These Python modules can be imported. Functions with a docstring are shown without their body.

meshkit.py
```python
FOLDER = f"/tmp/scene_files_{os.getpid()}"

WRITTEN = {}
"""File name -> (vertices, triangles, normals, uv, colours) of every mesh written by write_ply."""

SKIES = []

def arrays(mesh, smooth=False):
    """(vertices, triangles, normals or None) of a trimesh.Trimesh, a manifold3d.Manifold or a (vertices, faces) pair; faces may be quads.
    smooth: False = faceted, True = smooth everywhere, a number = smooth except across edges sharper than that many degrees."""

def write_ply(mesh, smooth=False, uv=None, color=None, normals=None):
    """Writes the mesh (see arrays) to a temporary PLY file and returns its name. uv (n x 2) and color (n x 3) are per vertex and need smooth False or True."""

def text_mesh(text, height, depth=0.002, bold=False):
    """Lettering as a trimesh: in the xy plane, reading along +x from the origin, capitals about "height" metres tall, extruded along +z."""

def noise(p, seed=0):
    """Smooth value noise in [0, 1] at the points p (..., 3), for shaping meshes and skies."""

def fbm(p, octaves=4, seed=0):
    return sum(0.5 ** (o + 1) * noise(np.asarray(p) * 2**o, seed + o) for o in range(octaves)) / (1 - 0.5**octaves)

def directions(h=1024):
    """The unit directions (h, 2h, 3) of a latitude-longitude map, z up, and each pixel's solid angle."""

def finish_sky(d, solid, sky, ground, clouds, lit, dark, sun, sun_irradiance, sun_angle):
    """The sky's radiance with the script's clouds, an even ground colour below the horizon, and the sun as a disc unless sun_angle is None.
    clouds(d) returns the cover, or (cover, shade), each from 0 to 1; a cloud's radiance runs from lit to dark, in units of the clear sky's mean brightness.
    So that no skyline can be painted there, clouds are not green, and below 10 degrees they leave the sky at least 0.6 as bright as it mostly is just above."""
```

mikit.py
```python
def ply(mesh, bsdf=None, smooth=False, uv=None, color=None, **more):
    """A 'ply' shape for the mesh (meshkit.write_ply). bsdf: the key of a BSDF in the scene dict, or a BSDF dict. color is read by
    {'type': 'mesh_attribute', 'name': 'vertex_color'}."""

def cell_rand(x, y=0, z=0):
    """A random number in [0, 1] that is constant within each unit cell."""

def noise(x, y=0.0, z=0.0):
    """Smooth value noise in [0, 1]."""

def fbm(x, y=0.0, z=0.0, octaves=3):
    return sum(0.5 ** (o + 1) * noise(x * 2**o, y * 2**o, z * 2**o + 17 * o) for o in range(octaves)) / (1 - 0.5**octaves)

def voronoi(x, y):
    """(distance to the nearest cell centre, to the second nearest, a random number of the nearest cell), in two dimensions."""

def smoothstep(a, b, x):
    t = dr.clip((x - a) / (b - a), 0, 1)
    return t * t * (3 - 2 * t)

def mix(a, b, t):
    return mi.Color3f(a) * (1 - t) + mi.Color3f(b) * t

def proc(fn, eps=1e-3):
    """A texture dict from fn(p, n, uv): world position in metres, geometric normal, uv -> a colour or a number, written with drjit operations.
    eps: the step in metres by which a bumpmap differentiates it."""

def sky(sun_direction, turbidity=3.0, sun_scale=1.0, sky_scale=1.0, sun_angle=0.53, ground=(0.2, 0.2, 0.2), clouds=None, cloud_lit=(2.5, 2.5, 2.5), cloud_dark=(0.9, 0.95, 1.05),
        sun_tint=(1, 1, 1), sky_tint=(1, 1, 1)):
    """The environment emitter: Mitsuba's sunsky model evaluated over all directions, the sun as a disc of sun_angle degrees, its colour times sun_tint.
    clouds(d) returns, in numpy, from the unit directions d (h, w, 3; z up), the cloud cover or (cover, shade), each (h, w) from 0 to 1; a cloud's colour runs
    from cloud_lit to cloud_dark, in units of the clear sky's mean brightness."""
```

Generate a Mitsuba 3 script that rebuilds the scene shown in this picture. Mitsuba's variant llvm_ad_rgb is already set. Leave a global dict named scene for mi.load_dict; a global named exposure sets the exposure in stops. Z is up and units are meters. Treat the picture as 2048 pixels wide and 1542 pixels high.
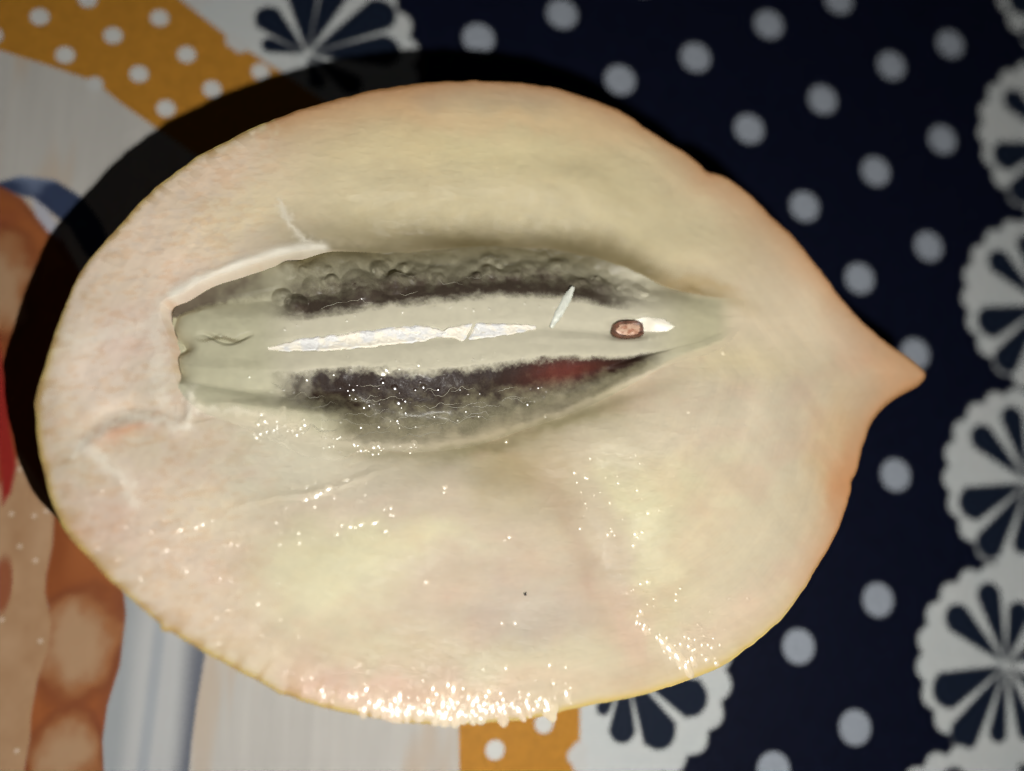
import math
import numpy as np
import trimesh
import drjit as dr
import mitsuba as mi
import mikit
import meshkit
from mikit import proc, noise, fbm, smoothstep
from scipy.spatial import cKDTree
from shapely.geometry import Polygon
import shapely

T = mi.ScalarTransform4f
rng = np.random.default_rng(7)
scene, labels = {}, {}
MM = 0.001

# ------------------------------------------------------------------ camera, flash lamp, room light, exposure
RIM = 22.0                         # height of the cut face above the cloth, mm
DIST = 85.0                        # lens to cut face along the optical axis, mm
F = 1690.0
Zc = np.array([0.175, 0.165, 0.97]); Zc /= np.linalg.norm(Zc)          # the cloth's normal as (right, up, back) of the phone
Xc = np.array([1.0, 0, 0]) - Zc * Zc[0]; Xc /= np.linalg.norm(Xc)
Yc = np.cross(Zc, Xc)
R = np.stack([Xc, Yc, Zc])
right, up, back = R[:, 0], R[:, 1], R[:, 2]
CAM = np.array([0, 0, RIM]) + back * DIST
FLASH = CAM + right * 15.0 - up * 17.5 + back * 1.0                      # the lamp sits beside the lens on the phone
exposure = 0.0
scene['camera'] = dict(type='thinlens', fov=2 * math.degrees(math.atan(1024 / F)), fov_axis='x', aperture_radius=2.2 * MM,
                       focus_distance=(DIST + 0.3) * MM, near_clip=0.005, far_clip=5.0,
                       to_world=T().look_at(origin=list(CAM * MM), target=list((CAM - back * 50) * MM), up=list(up)))
scene['room_light'] = dict(type='constant', radiance=dict(type='rgb', value=[0.010, 0.0105, 0.0115]))


def at(x, y, z=RIM):
    """The point at height z (mm) of the plane that the photograph shows at x, y."""
    d = right * ((x - 1024) / F) - up * ((y - 771) / F) - back
    return CAM + d * ((z - CAM[2]) / d[2])


def fat(x, y):
    return tuple(float(v) for v in at(x, y))


def plan(pts, z=RIM):
    return np.array([at(x, y, z)[:2] for x, y in pts])


def lin(c):
    c = np.asarray(c, float) / 255
    return np.where(c < 0.04045, c / 12.92, ((c + 0.055) / 1.055) ** 2.4)


def falloff(p):
    v = FLASH - p
    d = np.linalg.norm(v)
    return v[2] / d**3


FALL0 = falloff(at(900, 1250))
LAMP = 5.1 / (FALL0 * 1e6)
scene['flash_lamp'] = dict(type='spot', cutoff_angle=78.0, beam_width=66.0, intensity=dict(type='rgb', value=[LAMP, LAMP * 0.985, LAMP * 0.95]),
                           to_world=T().look_at(origin=list(FLASH * MM), target=list((FLASH - back * 50) * MM), up=list(up)))


def alb(x, y, c, z=RIM, k=1.0):
    """Base colour of a surface that the lamp shows as c at x, y."""
    return np.clip(lin(c) * 0.76 * FALL0 / falloff(at(x, y, z)) * k, 0.004, 0.86)


def sm(a, b, x):
    t = np.clip((x - a) / (b - a), 0, 1)
    return t * t * (3 - 2 * t)


def spline(pts, n, closed=False):
    """Centripetal-ish smooth curve through pts, n points."""
    from scipy.interpolate import CubicSpline, PchipInterpolator
    p = np.asarray(pts, float)
    if closed:
        p = np.vstack([p, p[:1]])
    t = np.r_[0, np.cumsum(np.linalg.norm(np.diff(p, axis=0), axis=1) ** 0.7)]
    if closed:
        c = CubicSpline(t, p, bc_type='periodic')
    else:
        c = PchipInterpolator(t, p)
    return c(np.linspace(0, t[-1], n, endpoint=not closed))


def C3(c):
    return mi.Color3f(*[float(v) for v in c])


def blob_field(items, warp=1.6, scale=0.35, lift=np.array([48.0, 46.5, 45.0])):
    """fn(x, y in mm, start colour) -> colour with soft patches of pigment laid over one another."""
    ready = []
    for (x, y, rx, ry, rot, col, s, *more) in items:
        c, e = at(x, y), at(x + 1, y)
        k = np.linalg.norm(e - c)
        a = math.radians(-rot)
        k = float(k)
        ready.append((float(c[0]), float(c[1]), math.cos(a) / (rx * k), math.sin(a) / (rx * k), math.cos(a) / (ry * k), math.sin(a) / (ry * k), C3(alb(x, y, np.array(col) * 0.80 + lift)), s, more[0] if more else 1.0))

    def fn(x, y, col):
        wx = x + (fbm(x * scale, y * scale, 3.0) - 0.5) * 2 * warp
        wy = y + (fbm(x * scale, y * scale, 9.0) - 0.5) * 2 * warp
        for cx, cy, ax, bx, ay, by, c, s, pw in ready:
            dx, dy = wx - cx, wy - cy
            g = dr.square(dx * ax + dy * bx) + dr.square(dy * ay - dx * by)
            g = dr.exp(-(g * g if pw == 2 else g)) * s
            col = col * (1 - g) + c * g
        return col
    return fn


# ------------------------------------------------------------------ the printed tablecloth
def cl(x, y):
    return at(x, y, 0.0)[:2]


def fcl(x, y):
    return tuple(float(v) for v in cl(x, y))


S = float(np.linalg.norm(cl(1025, 771) - cl(1024, 771)))                       # mm of cloth per pixel of the photograph, mid frame
DOTS = {(0, 0): (1391, 115), (1, 0): (1537, 50), (-1, -1): (1124, 28), (-2, -1): (957, 77), (-1, 0): (1240, 160), (0, 1): (1498, 258), (1, 1): (1645, 200), (2, 1): (1781, 133),
        (3, 1): (1898, 90), (2, 0): (1676, 2), (0, 2): (1609, 413), (1, 2): (1751, 343), (2, 2): (1884, 280), (0, 3): (1719, 557), (1, 3): (1857, 493), (0, 4): (1830, 708),
        (-1, 5): (1791, 950), (-2, 6): (1756, 1200), (-3, 6): (1597, 1293), (-3, 7): (1710, 1455), (-4, 7): (1547, 1540)}
ij = np.array([[1, i, j] for i, j in DOTS], float)
xy = np.array([cl(*p) for p in DOTS.values()])
grid = np.linalg.lstsq(ij, xy, rcond=None)[0]
navy_dots = [(float(p[0]), float(p[1])) for p in xy]
for i in range(-9, 8):
    for j in range(-6, 12):
        if (i, j) not in DOTS:
            q = np.array([1, i, j]) @ grid
            if q[1] > cl(1300, -20)[1] or (q[1] < cl(1500, 1570)[1] and q[0] > cl(1400, 1500)[0]):
                if abs(q[0]) < 90 and abs(q[1]) < 80 and q[0] > cl(880, 0)[0]:
                    navy_dots.append((float(q[0]), float(q[1])))
gold_dots = [fcl(*p) for p in [(79, 33), (175, -2), (319, 36), (226, 71), (130, 110), (373, 109), (278, 148), (521, 143), (424, 178), (332, 217), (32, 150 - 230), (-15, 70), (270, -40), (990, 1500), (1088, 1447), (1040, 1580), (955, 1590), (1130, 1545 + 60)]]


def poly(*pts):
    return [fcl(*p) for p in pts]


GOLD = poly((-2400, -860), (-400, -60), (0, 100), (95, 130), (190, 163), (240, 205), (290, 240), (420, 330), (620, 560), (800, 900), (900, 1250), (917, 1420), (922, 1700),
            (1158, 1700), (1160, 1420), (1130, 1200), (1040, 800), (860, 430), (660, 210), (560, 142), (470, 85), (372, 8), (290, -60), (0, -200), (-400, -370), (-2400, -1300))
NAVYP = poly((600, -500), (612, 108), (760, 350), (1100, 900), (1252, 1340), (1190, 1640), (1150, 2100), (3200, 2100), (3200, -500))
PEACH = poly((-2600, 60), (-600, 300), (0, 372), (45, 395), (80, 440), (120, 470), (170, 560), (200, 800), (215, 1000), (245, 1150), (252, 1230), (240, 1330), (215, 1410), (205, 1480), (210, 1600), (205, 2600), (-2600, 2600))
FOLD = poly((230, 700), (320, 800), (420, 1180), (412, 1300), (395, 1400), (384, 1480), (376, 1560), (360, 1800), (340, 2600), (170, 2600), (190, 1800), (200, 1450))
PALEBAND = poly((-20, 1010), (10, 950), (40, 905), (75, 960), (108, 1020), (105, 1090), (92, 1150), (90, 1185), (103, 1245), (96, 1300), (75, 1360), (62, 1430), (60, 1480), (45, 1560), (30, 1800), (20, 2600), (-300, 2600), (-340, 1800), (-260, 1400), (-300, 1150))
RED = poly((-160, 420), (-60, 500), (-10, 640), (14, 780), (22, 860), (34, 930), (22, 985), (5, 1010), (-5, 900), (-60, 820), (-130, 640))
LEAF = poly((-30, 372), (40, 352), (110, 360), (165, 395), (200, 440), (235, 520), (200, 545), (165, 500), (140, 455), (95, 420), (60, 395), (10, 385))
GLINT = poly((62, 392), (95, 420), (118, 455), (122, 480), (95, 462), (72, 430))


def sd_poly(x, y, P):
    n = len(P)
    d, s = mi.Float(1e9), mi.Float(1)
    for i in range(n):
        (ax, ay), (bx, by) = P[i], P[i - 1]
        ex, ey = bx - ax, by - ay
        wx, wy = x - ax, y - ay
        t = dr.clip((wx * ex + wy * ey) / (ex * ex + ey * ey), 0, 1)
        d = dr.minimum(d, dr.square(wx - ex * t) + dr.square(wy - ey * t))
        c1, c2, c3 = y >= ay, y < by, ex * wy > ey * wx
        flip = (c1 & c2 & c3) | (~c1 & ~c2 & ~c3)
        s = dr.select(flip, -s, s)
    return s * dr.sqrt(d)


def cover(sd, soft=0.12):
    return smoothstep(soft, -soft, sd)


def ell(x, y, px, py, rx, ry, rot=0.0):
    c = fcl(px, py)
    a = math.radians(-rot)
    u = ((x - c[0]) * math.cos(a) + (y - c[1]) * math.sin(a)) / (rx * S)
    v = ((y - c[1]) * math.cos(a) - (x - c[0]) * math.sin(a)) / (ry * S)
    return dr.sqrt(u * u + v * v)


def petals_from(center, tips):
    c = cl(*center)
    out = []
    for (tx, ty, w) in tips:
        d = cl(tx, ty) - c
        out.append((math.atan2(d[1], d[0]), float(np.linalg.norm(d)), w * 1.28 * S))
    return c, out


STAMP_C = (2013, 1330)
SC, STAMP = petals_from(STAMP_C, [(1896, 1218, 23), (1972, 1166, 21), (2044, 1205, 19), (1868, 1392, 27), (1914, 1492, 24), (1994, 1485, 15), (2100, 1400, 14), (2120, 1270, 20), (2060, 1480, 16)])
RS = np.linalg.norm(cl(1838, 1330) - SC)
FLOWERS = [(SC, STAMP, RS, 0.0)]
for c in [(2058, 965), (2088, 610), (2112, 285), (2135, -15), (1945, 1712)]:
    FLOWERS.append((cl(*c), STAMP, RS, 0.3))
c1, p1 = petals_from((615, 108), [(518, 20, 21), (602, -40, 24), (786, 14, 27), (524, 86, 12), (690, -60, 24), (640, 176, 12), (720, 180, 17), (800, 100, 26)])
FLOWERS.append((c1, p1, np.linalg.norm(cl(822, 60) - c1), 0.1))
c2, p2 = petals_from((1252, 1335), [(1243, 1486, 19), (1334, 1494, 26), (1412, 1410, 27), (1200, 1428, 10), (1130, 1380, 16), (1410, 1300, 25)])
FLOWERS.append((c2, p2, np.linalg.norm(cl(1455, 1380) - c2), 0.5))
FLOWERS.append((cl(1195, 1690), p2, np.linalg.norm(cl(1455, 1380) - c2) * 0.72, 0.9))

FLOWERS = [((float(c[0]), float(c[1])), p, float(r), ph) for c, p, r, ph in FLOWERS]
wht, navy, gold = C3((0.53, 0.53, 0.51)), C3((0.0026, 0.0040, 0.0135)), C3((0.44, 0.195, 0.024))


def cloth_color(p, n, uv):
    x, y = p.x * 1000, p.y * 1000
    fine = fbm(x * 1.3, y * 1.3, 1.0)
    # pale painted boards, faint warm grain
    grain = fbm(x * 0.9, y * 0.07, 4.0)
    warm = smoothstep(0.5, 0.75, fbm(x * 0.35, y * 0.045, 2.0))
    col = C3((0.50, 0.48, 0.44)) * (0.90 + 0.14 * grain)
    col = mikit.mix(col, (0.50, 0.40, 0.30), warm * 0.75)
    # the lace ground under the column of daisies
    col_l = sd_poly(x, y, GOLD)
    lace = cover(-col_l, 0.15) * smoothstep(fcl(300, 0)[0], fcl(372, 0)[0], x)
    lace = lace * smoothstep(fcl(880, 900)[0], fcl(960, 900)[0], x + (y - fcl(900, 1400)[1]) * 0.42)
    col = mikit.mix(col, wht * 0.99, lace)
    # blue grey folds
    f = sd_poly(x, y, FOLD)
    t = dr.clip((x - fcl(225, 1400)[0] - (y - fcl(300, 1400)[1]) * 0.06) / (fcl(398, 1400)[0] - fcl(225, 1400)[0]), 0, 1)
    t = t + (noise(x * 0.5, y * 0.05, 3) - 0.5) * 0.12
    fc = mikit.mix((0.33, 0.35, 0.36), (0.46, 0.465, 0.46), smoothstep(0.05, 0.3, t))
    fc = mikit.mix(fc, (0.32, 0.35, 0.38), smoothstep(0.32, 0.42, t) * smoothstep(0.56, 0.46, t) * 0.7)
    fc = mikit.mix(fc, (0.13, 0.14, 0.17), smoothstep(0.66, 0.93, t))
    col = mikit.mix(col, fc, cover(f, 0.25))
    # dark leaf sweep
    lf = sd_poly(x, y, LEAF)
    col = mikit.mix(col, mikit.mix((0.035, 0.05, 0.10), (0.16, 0.20, 0.30), smoothstep(0.35, 0.8, noise(x * 0.35, y * 0.5, 6))), cover(lf, 0.25))
    # orange fruit print
    pe = sd_poly(x, y, PEACH)
    sw = fbm(x * 0.22, y * 0.12, 5.0)
    pc = mikit.mix((0.19, 0.045, 0.012), (0.36, 0.115, 0.035), sw)
    pc = mikit.mix(pc, (0.20, 0.060, 0.028), smoothstep(-1.6, -0.1, pe) * 0.6)
    pc = mikit.mix(pc, (0.27, 0.075, 0.03), smoothstep(0.55, 0.75, fbm(x * 0.3, y * 0.2, 8.0)) * 0.8)
    for (px, py, rx, ry, rot) in [(158, 1290, 66, 88, 12), (128, 1510, 58, 70, -10), (5, 570, 58, 92, 0), (232, 930, 60, 70, 0)]:
        e = ell(x + (fbm(x * 0.3, y * 0.3, 40.0) - 0.5) * 3.0, y + (fbm(x * 0.3, y * 0.3, 44.0) - 0.5) * 3.0, px, py, rx, ry, rot)
        pc = mikit.mix(pc, (0.17, 0.05, 0.022), smoothstep(1.35, 1.05, e) * 0.5)
        pc = mikit.mix(pc, mikit.mix((0.32, 0.13, 0.05), (0.41, 0.25, 0.14), smoothstep(0.95, 0.30, e + 0.5 * (fbm(x * 0.5, y * 0.3, 47.0) - 0.5))), smoothstep(1.10, 0.78, e))
    band = sd_poly(x, y, PALEBAND)
    vo = mikit.voronoi(x * 0.6, y * 0.6)
    sp = smoothstep(0.30, 0.06, vo[0]) * (vo[2] > 0.82)
    bc = mikit.mix((0.36, 0.20, 0.10), (0.47, 0.30, 0.175), fbm(x * 0.4, y * 0.3, 2.0))
    bc = mikit.mix(bc, (0.70, 0.58, 0.45), sp * 0.5)
    pc = mikit.mix(pc, bc, cover(band, 0.3))
    ol = ell(x, y, 5, 1170, 18, 55)
    pc = mikit.mix(pc, (0.28, 0.09, 0.04), smoothstep(1.1, 0.6, ol))
    rd = sd_poly(x, y, RED)
    pc = mikit.mix(pc, (0.28, 0.02, 0.015), cover(rd, 0.4))
    col = mikit.mix(col, pc, cover(pe, 0.25))
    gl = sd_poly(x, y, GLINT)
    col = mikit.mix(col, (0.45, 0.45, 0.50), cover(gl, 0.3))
    # navy ground with dots
    d = mi.Float(1e9)
    for q in navy_dots:
        d = dr.minimum(d, dr.square(x - q[0]) + dr.square(y - q[1]))
    nv = navy * (0.75 + 0.6 * fine)
    nv = mikit.mix(nv, (0.31, 0.34, 0.385), cover(dr.sqrt(d) - 33.5 * S, 0.16))
    col = mikit.mix(col, nv, cover(sd_poly(x, y, NAVYP), 0.15))
    # daisies cut out of white lace
    for (c, pet, r, ph) in FLOWERS:
        dx, dy = x - c[0], y - c[1]
        rr, an = dr.sqrt(dx * dx + dy * dy), dr.atan2(dy, dx)
        edge = r * (0.955 + 0.075 * dr.abs(dr.sin(an * 10.5 + ph)))
        fl = cover(rr - edge, 0.2)
        fc = mikit.mix((0.50, 0.53, 0.525), (0.55, 0.56, 0.545), fbm(x * 0.5, y * 0.5, 7.0))
        dk = mi.Float(0)
        for (a, L, w) in pet:
            u, q = dx * math.cos(a) + dy * math.sin(a), dr.abs(dy * math.cos(a) - dx * math.sin(a))
            h = L - w
            b = w / h
            aa = math.sqrt(1 - b * b)
            k = -b * q + aa * u                                      # a drop: a point at the centre, a circle at the tip
            sdd = dr.select(k < 0, dr.sqrt(q * q + u * u), dr.select(k > aa * h, dr.sqrt(q * q + dr.square(u - h)) - w, q * aa + u * b - b * u * 2 + 0 * q))
            dk = dr.maximum(dk, cover(sdd - 0.08 + 0.10 * smoothstep(0.5 * h, 0.0, u), 0.13) * smoothstep(0.03 * L, 0.09 * L, u))
        fc = mikit.mix(fc, (0.0075, 0.0125, 0.026), dk)
        col = mikit.mix(col, fc, fl)
    # golden strip with small dots
    g = cover(col_l, 0.13)
    gc = gold * (0.9 + 0.2 * fine)
    d = mi.Float(1e9)
    for q in gold_dots:
        d = dr.minimum(d, dr.square(x - q[0]) + dr.square(y - q[1]))
    gc = mikit.mix(gc, (0.60, 0.60, 0.57), cover(dr.sqrt(d) - 17.5 * S, 0.14))
    col = mikit.mix(col, gc, g)
    nub = mi.Float(1e9)
    for q in [(466, 82), (480, 92), (190, 168), (1150, 1512), (1160, 1530), (1160, 1500)]:
        e = fcl(*q)
        nub = dr.minimum(nub, dr.square(x - e[0]) + dr.square(y - e[1]))
    col = mikit.mix(col, wht, cover(dr.sqrt(nub) - 15 * S, 0.2))
    return col


def weave(p, n, uv):
    return noise(p.x * 3300, p.y * 3300, 0) * 0.6 + fbm(p.x * 260, p.y * 260, 0) * 1.2


scene['cloth_print'] = dict(type='twosided', bsdf=dict(type='bumpmap', arbitrary=proc(weave, 2e-5), scale=2.0e-5,
                            bsdf=dict(type='principled', base_color=proc(cloth_color), roughness=0.55, specular=0.12)))
gx, gy = np.meshgrid(np.linspace(-190, 190, 160), np.linspace(-170, 170, 140))
gz = (meshkit.fbm(np.stack([gx * 0.018, gy * 0.018, gx * 0], -1), 2, 3) - 0.5) * 1.2 * sm(62, 120, np.hypot(gx, gy * 1.2))
idx = np.arange(gx.size).reshape(gx.shape)
quads = np.stack([idx[:-1, :-1], idx[:-1, 1:], idx[1:, 1:], idx[1:, :-1]], -1).reshape(-1, 4)
scene['tablecloth'] = mikit.ply((np.stack([gx, gy, gz], -1).reshape(-1, 3) * MM, quads), 'cloth_print', smooth=True, uv=np.stack([gx, gy], -1).reshape(-1, 2) * MM)
labels['tablecloth'] = dict(label='printed tablecloth with navy dots, white daisies, golden strip and orange fruit, under the halved fruit', category='tablecloth')

# ------------------------------------------------------------------ the fruit: outline and cavity
OUT = [(1856, 747), (1846, 733), (1800, 698), (1760, 668), (1700, 608), (1650, 545), (1600, 480), (1550, 428), (1500, 382), (1458, 352), (1421, 335), (1380, 305), (1300, 255), (1240, 217), (1160, 186), (1080, 166),
       (1000, 158), (900, 158), (800, 167), (700, 187), (600, 215), (520, 245), (430, 290), (350, 340), (280, 400), (220, 465), (165, 532), (130, 600), (104, 670), (84, 730), (67, 797), (70, 860), (80, 930), (100, 1000), (125, 1058),
       (170, 1110), (220, 1160), (280, 1212), (330, 1253), (400, 1298), (480, 1342), (560, 1383), (640, 1411), (720, 1430), (800, 1443), (900, 1448), (1000, 1442), (1080, 1431), (1150, 1416), (1250, 1397), (1330, 1379), (1400, 1354), (1450, 1327),
       (1500, 1291), (1560, 1240), (1610, 1175), (1650, 1110), (1682, 1050), (1702, 990), (1714, 950), (1727, 900), (1747, 850), (1776, 812), (1818, 783), (1848, 765)]
NA = 1100
outline_px = spline(OUT, NA, closed=True)
tt = np.arange(NA) / NA * 2 * np.pi
wob = meshkit.fbm(np.stack([np.cos(tt) * 30, np.sin(tt) * 30, tt * 0], -1), 3, 5) - 0.5
ctr_px = np.array([930.0, 760.0])
dirs = outline_px - ctr_px
outline_px = outline_px + dirs / np.linalg.norm(dirs, axis=1, keepdims=True) * (wob * 4.5)[:, None]
for (bx, by, amp, wd) in [(331, 1256, 9, 9), (1421, 334, -5, 14), (1712, 965, -4, 14), (560, 1385, 3, 10)]:
    g = np.exp(-np.sum((outline_px - (bx, by)) ** 2, 1) / wd**2)
    outline_px += dirs / np.linalg.norm(dirs, axis=1, keepdims=True) * (g * amp)[:, None]
OUTLINE = plan(outline_px)
CTR = at(*ctr_px)[:2]
PX = np.linalg.norm(at(901, 760) - at(900, 760))                          # mm per pixel on the cut face

OPEN = [(322, 607), (365, 585), (400, 562), (480, 535), (560, 508), (640, 492), (720, 482), (800, 478), (880, 475), (960, 468), (1060, 470), (1150, 482), (1230, 503), (1300, 532), (1350, 560), (1400, 578), (1450, 590), (1492, 600),
        (1490, 622), (1470, 658), (1436, 690), (1400, 706), (1340, 718), (1250, 768), (1150, 818), (1050, 852), (960, 880), (880, 892), (800, 893), (720, 890), (640, 880), (560, 862), (470, 840), (395, 815), (355, 780), (335, 720), (330, 660)]
open_px = spline(OPEN, 500, closed=True)
OPENP = Polygon(plan(open_px))
open_tree = cKDTree(plan(spline(OPEN, 3000, closed=True)))


def pixel_of(xy):
    """Picture coordinates of points of the cut plane (only to look up the listed shapes)."""
    v = np.c_[xy, np.full(len(xy), RIM)] - CAM
    w = -(v @ back)
    return np.c_[1024 + F * (v @ right) / w, 771 - F * (v @ up) / w]


def nz(xy, f, seed=0, octv=3):
    return meshkit.fbm(np.c_[xy * f, np.zeros(len(xy))], octv, seed) - 0.5


def line_dist(P, pts):
    """Distance to a polyline, side sign and position along it."""
    best, sign, along = np.full(len(P), 1e9), np.zeros(len(P)), np.zeros(len(P))
    for k in range(len(pts) - 1):
        a, b = np.array(pts[k]), np.array(pts[k + 1])
        e = b - a
        t = np.clip(((P - a) @ e) / (e @ e), 0, 1)
        d = np.linalg.norm(P - a - t[:, None] * e, axis=1)
        m = d < best
        best[m], along[m] = d[m], (k + t[m]) / (len(pts) - 1)
        sign[m] = np.sign(e[0] * (P - a)[m, 1] - e[1] * (P - a)[m, 0])
    return best, sign, along


FLAP = [(150, 905), (178, 880), (212, 855), (268, 834), (310, 838), (345, 852), (380, 846)]
VALLEY = [(960, 885), (1050, 930), (1130, 965), (1180, 1030), (1215, 1130), (1255, 1230), (1300, 1285), (1375, 1365)]
out_tree = cKDTree(plan(spline(outline_px, 6000, closed=True)))


def flesh_height(xy):
    """Height (mm, relative to the cut plane) of the flesh, without the cavity and with it."""
    P = pixel_of(xy)
    x, y = P[:, 0], P[:, 1]
    d = out_tree.query(xy)[0]
    th = np.arctan2(-(y - 760), x - 930)
    low = sm(-0.1, 0.75, -np.sin(th)) * sm(-1.0, -0.2, np.cos(th)) if False else sm(0.15, 0.9, -np.sin(th))
    z = 0.75 * low * np.exp(-(d / 2.6) ** 1.5)
    z += -0.35 * np.exp(-(d / 0.35)) - 0.10 * np.exp(-d / 0.9)

    def g(cx, cy, rx, ry, rot=0):
        a = math.radians(rot)
        u, v = (x - cx) * math.cos(a) + (y - cy) * math.sin(a), (y - cy) * math.cos(a) - (x - cx) * math.sin(a)
        return np.exp(-(u / rx) ** 2 - (v / ry) ** 2)

    z += 1.3 * g(740, 1120, 330, 130) + 1.9 * g(1400, 1010, 180, 190) + 0.5 * g(1350, 860, 250, 60, -14)
    z += -0.9 * g(1030, 1205, 190, 85) - 0.9 * g(900, 930, 260, 60) - 1.0 * g(1040, 960, 120, 80)
    z += -1.0 * g(950, 440, 420, 70) - 0.25 * g(960, 330, 300, 30, -4)
    v, sg, al = line_dist(P, VALLEY)
    z += -0.95 * np.exp(-(v / 60) ** 2) * sm(0.0, 0.35, al)
    v, sg, al = line_dist(P, FLAP)
    along = np.sin(np.pi * np.clip(al, 0.02, 0.98)) ** 0.7
    sd_ = v * sg
    z += along * (0.45 * np.exp(-((sd_ - 12) / 16) ** 2) - 0.55 * np.exp(-((sd_ + 22) / 20) ** 2))
    for pts, w, hgt in [([(562, 405), (583, 450), (605, 474), (640, 488)], 7, 0.22), ([(645, 487), (560, 500), (480, 526), (390, 561), (330, 596)], 11, 0.30), ([(318, 612), (314, 700), (322, 800)], 16, 0.06),
                        ([(345, 852), (372, 846), (382, 812), (378, 782)], 10, 0.3), ([(172, 892), (236, 945), (268, 1005)], 12, 0.16), ([(480, 1010), (560, 992), (640, 985), (720, 955), (790, 930)], 8, 0.22), ([(420, 1045), (330, 1060), (240, 1085)], 10, 0.15)]:
        v, sg, al = line_dist(P + 12 * np.c_[nz(xy, 0.6, 51), nz(xy, 0.6, 52)], pts)
        z += hgt * np.exp(-(v / w) ** 2) * np.sin(np.pi * np.clip(al, 0.06, 0.94)) ** 0.5
    z += 0.55 * nz(xy, 0.10, 1) + 0.22 * nz(xy, 0.35, 2) + 0.07 * nz(xy * [1, 2.2], 0.9, 3)
    rough = sm(640, 300, x) + 0.25
    z += 0.09 * rough * nz(xy * [0.8, 1.5], 2.2, 8)
    return z, P, d


def dip(xy, z, P):
    """The flesh sinks softly towards the seed above and below it; returns the surface and the depth inside the opening."""
    e = open_tree.query(xy)[0]
    e = np.where(shapely.contains_xy(OPENP, xy[:, 0], xy[:, 1]), e, -e)
    upper = sm(690, 560, P[:, 1]) * sm(600, 760, P[:, 0]) * sm(1480, 1300, P[:, 0])
    lower = sm(700, 800, P[:, 1]) * sm(640, 760, P[:, 0]) * sm(1420, 1250, P[:, 0])
    return z - 2.6 * sm(-7.5, 2.0, e) * upper - 1.9 * sm(-4.5, 2.0, e) * lower, e


def cavity(xy, z, P):
    z, e = dip(xy, z, P)
    torn = sm(700, 645, P[:, 0]) * sm(700, 640, P[:, 1])
    return z - (4.5 - 2.2 * torn) * sm(0.25 - 0.15 * torn, 1.4 - 0.75 * torn, e + 0.2 * nz(xy, 0.5, 4))


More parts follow.
